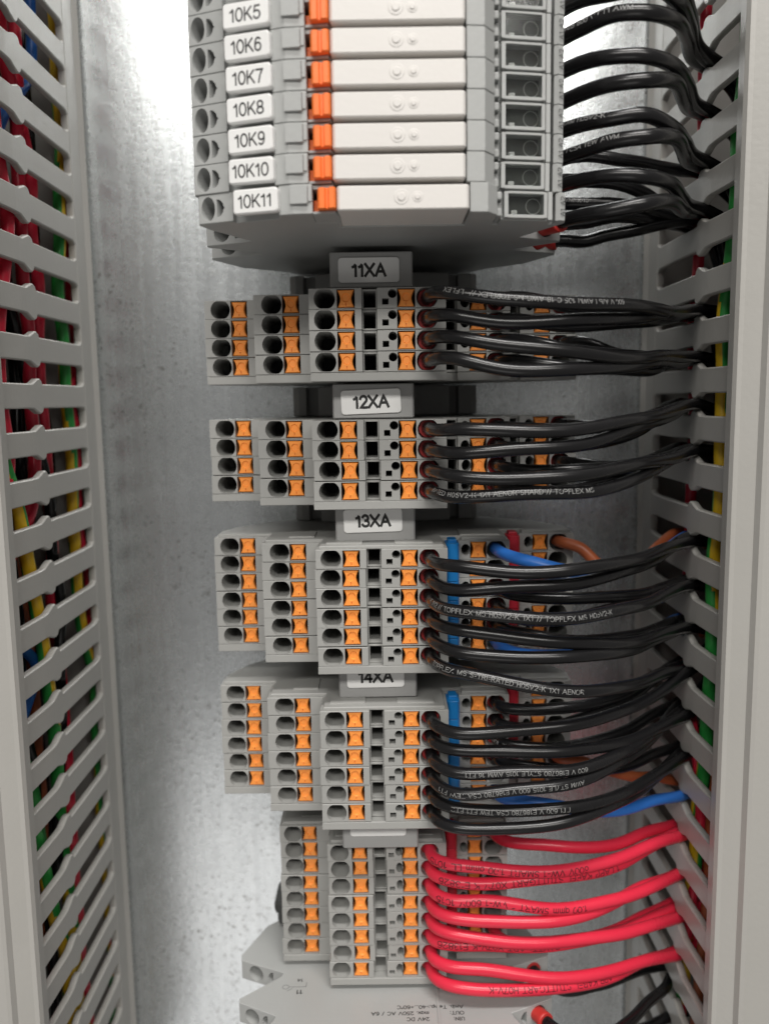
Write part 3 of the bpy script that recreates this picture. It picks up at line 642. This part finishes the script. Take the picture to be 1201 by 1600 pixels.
specs = [
 # group, row, tier, slot, slot depth, colour, texts, lift, bulge
 ('11XA', 0, 0, 2, 43.5, 'black', [('600 V A/B I AWM 105 C 18 AWG MS TOPFLEX // ÖLFLEX', 24, 1.5, wi, True, .25)], 0, 0),
 ('11XA', 1, 0, 2, 40.0, 'black', (), 0, -3.5),
 ('11XA', 2, 0, 1, 43.0, 'black', (), 0, 0),
 ('11XA', 3, 0, 1, 39.5, 'black', (), 0, -1),
 ('11XA', 0, 1, 2, 36.5, 'black', (), 0, 0), ('11XA', 1, 1, 2, 33.0, 'black', (), 0, -2), ('11XA', 2, 1, 1, 36.0, 'black', (), 0, 0), ('11XA', 3, 1, 1, 32.5, 'black', (), 0, -1),
 ('11XA', 0, 2, 2, 29.5, 'black', (), 0, 0), ('11XA', 2, 2, 1, 29.0, 'black', (), 0, 0),
 ('12XA', 0, 0, 0, 43.5, 'black', (), 0, 0), ('12XA', 1, 0, 0, 40.0, 'black', (), 0, -1), ('12XA', 2, 0, -1, 43.5, 'black', (), 0, 0),
 ('12XA', 3, 0, -1, 40.0, 'black', [('RATED H05V2-K 1X1 AENOR SHARD // TOPFLEX MS', 18, 1.5, wi, False, .35)], 0, 0),
 ('12XA', 0, 1, 0, 36.5, 'black', (), 0, 0), ('12XA', 1, 1, 0, 33.0, 'black', (), 0, 1), ('12XA', 2, 1, -1, 36.5, 'black', (), 0, 0), ('12XA', 3, 1, -1, 33.0, 'black', (), 0, 0),
 ('12XA', 0, 2, 0, 29.5, 'black', (), 0, 0), ('12XA', 2, 2, -1, 29.5, 'black', (), 0, 0),
 ('13XA', 0, 0, -3, 43.5, 'black', (), 0, 0), ('13XA', 1, 0, -3, 40.0, 'black', (), -.4, -2),
 ('13XA', 2, 0, -4, 43.5, 'black', [('K 1X2 // TOPFLEX MS H05V2-K 1X1 // TOPFLEX MS H05V2-K', 17, 1.55, wi, False, .22)], 0, 1),
 ('13XA', 3, 0, -5, 43.5, 'black', (), 0, -1), ('13XA', 4, 0, -5, 40.0, 'black', (), 0, 0),
 ('13XA', 5, 0, -6, 40.0, 'black', [('TOPFLEX MS S-TRI-RATED H05V2-K 1X1 AENOR', 18, 1.55, wi, False, .22)], -.2, 0),
 ('13XA', 0, 1, -3, 36.5, 'blue', (), 0, 0), ('13XA', 2, 1, -4, 40.0, 'black', (), 0, 0), ('13XA', 3, 1, -4, 36.5, 'black', (), 0, 2), ('13XA', 4, 1, -5, 36.5, 'black', (), 0, -2), ('13XA', 5, 1, -5, 33.0, 'blue', (), 0, 0),
 ('13XA', 0, 2, -3, 27.0, 'brown', (), 0, -4),
 ('14XA', 0, 0, -6, 43.5, 'black', (), 0, 0), ('14XA', 1, 0, -7, 43.5, 'black', (), 0, -1),
 ('14XA', 2, 0, -7, 40.0, 'black', [('600 V E186780 STYLE 1015 AWM 16 FT1', 24, 1.5, wi, True, .12)], 0, 0),
 ('14XA', 3, 0, -7, 36.5, 'black', [('AWM STYLE 1015 600 V E186780 CSA TEW FT1', 18, 1.5, wi, True, .12)], 0, 1),
 ('14XA', 4, 0, -8, 43.5, 'black', [('FT1 600 V E186780 CSA TEW FT1 FT2', 20, 1.5, wi, True, .12)], 0, 1), ('14XA', 5, 0, -8, 40.0, 'black', (), 0, -1),
 ('14XA', 0, 1, -6, 36.5, 'black', (), 0, 0), ('14XA', 1, 1, -6, 33.0, 'black', (), 0, 0), ('14XA', 2, 1, -7, 33.0, 'black', [('A I 600V AWM 1015', 10, 1.5, wi, True, .12)], 0, 0), ('14XA', 3, 1, -8, 36.5, 'black', (), 0, 0),
 ('14XA', 5, 1, -9, 43.0, 'blue', (), 0, 0), ('14XA', 4, 2, -9, 34.0, 'brown', (), 0, 0),
 (None, 0, 3, -10, 43.0, 'red', [('600V VW-1 SMART 1.00 qmm LL 1015', 14, 2.3, ri, True, .12)], 0, 0),
 (None, 1, 3, -10, 39.5, 'red', [('1 LAPP KABEL STUTTGART X07V-K E13826', 16, 2.3, ri, True, .12)], 0, 0),
 (None, 2, 3, -11, 43.0, 'red', [('1.00 qmm SMART 1 VW-1 600V 1015', 16, 2.3, ri, True, .12)], 0, 0),
 (None, 3, 3, -11, 39.5, 'red', (), 0, -1), (None, 4, 3, -12, 43.0, 'red', (), 0, 0),
 (None, 5, 3, -12, 39.5, 'red', [('STUTTGART X07V-K E13826', 14, 2.3, ri, True, .3)], 0, -3),
 (None, 6, 3, -13, 43.0, 'red', (), 0, 0), (None, 7, 3, -13, 39.5, 'red', [('LAPP KABEL STUTTGART H07V-K', 30, 2.2, ri, True, .6)], 0, 0),
 (None, 0, 4, -10, 35.5, 'red', (), 0, 0), (None, 6, 4, -12, 35.5, 'red', (), 0, 0),
]
for g, i, tier, k, ds, colr, tx, lift, bl in specs:
    tn = {0: 'front', 1: 'middle', 2: 'low', 3: 'front', 4: 'low'}[tier]
    where = ('%s block below 13XA' if g == '13XA' else '%s block below ' + str(g)) if g else '%s block of the lowest row'
    where = where % ORD[i]
    r = 1.62 if colr != 'red' else 1.72
    front_wire(rowy(g, i), tier, k, ds, colr, '%s wire from the %s right port of the %s' % (colr, tn, where), WG[g], lift, bl, (-8.0 if tier == 2 else -3.6) if (g == '13XA' and i == 0 and tier > 0) else {'11XA': -3.4, '12XA': -1.3}.get(g, 1.2 if g is None and i > 4 else 0), texts=tx, r=r, fmat='ferrule' if colr in ('black', 'red') else 'darkgrey', dirn=-1 if k > -6 else 1)

# wires leaving the upper relays
REL = [  # start Y, start d, peak d, slot, slot depth, text
 (98.5, 62, 82, 7, 46, None), (91.0, 64, 84, 7, 43.5, None), (84.5, 64, 84, 7, 40, 'I A/B 600 V FT1 AWM'), (77.0, 64, 84, 6, 43.5, None), (70.0, 64, 84, 6, 40, None),
 (63.5, 64, 83, 5, 43.5, 'AWM H05V2-K'), (57.0, 64, 85, 5, 40, 'FT1 CSA TEW AWM'), (64.0, 40, 48, 5, 34, None), (51.0, 64, 82, 4, 43.5, None), (42.4, 64, 84, 4, 40, None),
 (58.0, 40, 52, 4, 30.5, None), (52.0, 40, 50, 4, 34, 'AWM 1015'), (46.5, 40, 50, 4, 27, None), (42.4, 40, 46, 4, 37, None)]
names = ['uppermost', 'second', 'third', 'fourth', 'fifth', 'sixth', 'seventh', 'rear crossing', 'eighth', 'ninth, red-tipped', 'rear upper', 'rear middle', 'rear lower', 'lowest, red-tipped']
for (y, d0, pk, k, ds, tx), nm in zip(REL, names):
    Yk = SLOT_R(k); X0 = 41.0 if d0 > 50 else 43.0
    bl = lambda t: y+(Yk-y)*t
    pts = [(X0-2.6, y, d0-3), (X0, y, d0+3.0), (X0+5.5, bl(.03), d0+3+(pk-d0)*.45), (X0+12, bl(.1)+J(.8), d0+(pk-d0)*.9), (X0+19, bl(.24)+J(.8), pk-.5), (X0+27, bl(.45), ds+(pk-ds)*.84), (X0+34.5, bl(.68), ds+(pk-ds)*.52), (X0+41, bl(.88), ds+(pk-ds)*.2)]
    pts += into_duct(Yk, ds, -1)[1:]
    wire(pts, 'black', 'black wire, %s of those leaving the right side of the relays' % nm, 'black wires of the relays', r=1.75, ferrule=True, fer_len=12 if 'red' in nm else 4, fmat='lever_red' if 'red' in nm else 'ferrule', texts=[(tx, 13, 1.5, wi, False, .3)] if tx else ())
# bottom right: wires of the lowest relay
wire([(37, -173.5, 58), (41, -173.5, 66), (46, -173.5, 73), (55, -175, 74), (66, -177, 66), (77, -181, 52), (85, -184, 42)]+into_duct(SLOT_R(-14), 35, -1)[1:], 'black', 'black wire with red ferrule leaving the lowest relay at bottom right', 'black wires at bottom right', fer_len=12, fmat='lever_red')
wire([(41.8, -173.6, 40), (43.6, -173.6, 49), (50, -174.5, 55), (62, -177, 50), (74, -181, 40), (83, -184, 33)]+into_duct(SLOT_R(-14), 31, -1)[1:], 'black', 'black wire from the rear tier of the lowest relay, behind the red wires', 'black wires at bottom right')
wire([(48, -232, 36), (58, -208, 42), (69, -199, 44), (80, -197.5, 42)]+into_duct(SLOT_R(-15), 38, -1)[1:], 'black', 'black wire curving up from the bottom edge into the right duct', 'black wires at bottom right', ferrule=False)

# wires running inside the ducts
def run(x_of, d_of, mat, label, r, X, seg=16):
    pts = []
    y = 195.
    while y > -285:
        pts.append((X+x_of(y)+J(.5), y, d_of(y)+J(1.2))); y -= seg
    wire(pts, mat, label, 'wires inside the ducts', r=r, ferrule=False)
S = math.sin
def lut(*kv):
    """piecewise linear course of a wire: (height, depth) pairs from the top down"""
    def f(y):
        if y >= kv[0][0]: return kv[0][1]
        for (y0, d0), (y1, d1) in zip(kv, kv[1:]):
            if y >= y1: return d0+(d1-d0)*(y0-y)/(y0-y1)
        return kv[-1][1]
    return f
run(lambda y: 0, lut((85, 3), (66, 9), (40, 12.5), (-70, 13), (-85, 6), (-110, 3)), 'gy', 'green and yellow wire low in the left duct, close to its base', 1.9, -101.6)
run(lambda y: -1*S(y/40), lut((40, 69), (-10, 63), (-50, 48), (-100, 41), (-150, 35), (-220, 28)), 'gy', 'green and yellow wire crossing the left duct towards the bottom', 2.0, -102.0)
run(lambda y: -3, lut((-60, 70), (-110, 47), (-170, 37), (-230, 31)), 'gy', 'second green and yellow wire in the lower part of the left duct', 2.0, -103.5)
run(lambda y: 0, lut((110, 60), (80, 50), (50, 47), (20, 58), (-15, 57), (-40, 70)), 'red', 'red wire near the front of the left duct', 1.9, -101.8)
run(lambda y: -1.2, lut((140, 24), (100, 27), (60, 22), (10, 24), (-40, 24), (-70, 27), (-110, 24), (-200, 21)), 'red', 'red wire near the base of the left duct', 1.9, -103.5)
run(lambda y: 0, lut((20, 2), (0, 8), (-40, 7), (-60, 2)), 'red', 'red wire at the bottom of the left duct', 1.5, -101.5)
run(lambda y: -1, lut((150, 40), (105, 38), (75, 32), (45, 38), (10, 34), (-25, 36), (-45, 60)), 'red', 'red wire winding through the upper middle of the left duct', 1.9, -102.5)
run(lambda y: 0, lut((150, 66), (110, 64), (70, 58), (40, 57), (0, 66)), 'red', 'dark red wire at the front of the upper left duct', 1.9, -103.0)
run(lambda y: 0, lut((-90, 72), (-130, 53), (-170, 43), (-230, 36)), 'gy', 'third green and yellow wire at the lower front of the left duct', 2.0, -101.8)
run(lambda y: -3*S(y/50), lambda y: 33+5*S(y/30), 'black', 'black wire behind the red ones in the left duct', 1.75, -105)
run(lambda y: 0, lambda y: 45+5*S(y/55+2), 'black', 'black wire in the middle of the left duct', 1.75, -106.5)
run(lambda y: 0, lut((120, 16), (95, 17), (85, 34), (75, 42), (50, 60), (-60, 62), (-75, 40), (-90, 60)), 'blue', 'blue wire weaving behind the others in the left duct', 1.6, -104.0)
run(lambda y: 0, lambda y: 40+9*S(y/42+1), 'brown', 'brown wire weaving in the left duct', 1.6, -110)
for q in range(6):
    run(lambda y: 2*S(y/60+q), lambda y, q=q: 6+11*q+3*S(y/50+q), 'black', 'black wire at the back of the left duct, %s from its base' % ORD[q], 1.75, -111.5-(q % 2)*5)
run(lambda y: 0, lut((140, 60), (90, 59), (45, 57), (15, 52.5), (-40, 52), (-85, 52), (-120, 47), (-160, 40), (-220, 34)), 'gy', 'green and yellow wire near the front of the right duct', 2.0, 91.9)
run(lambda y: 1.5, lut((60, 66), (20, 58.5), (-40, 57.5), (-80, 60), (-120, 52), (-200, 42)), 'brown', 'brown wire beside the green and yellow one in the right duct', 1.6, 92.6)
run(lambda y: 0, lut((-85, 30), (-105, 46), (-130, 46), (-200, 36)), 'red', 'red wire in the right duct behind the green and yellow one', 1.6, 92.2)
for q in range(7):
    run(lambda y: 2*S(y/45+q), lambda y, q=q: 12+8.5*q+4*S(y/50+q*1.7), 'black', 'black wire running down the right duct, %s from its base' % ORD[q], 1.75, 111+(q % 3)*5)
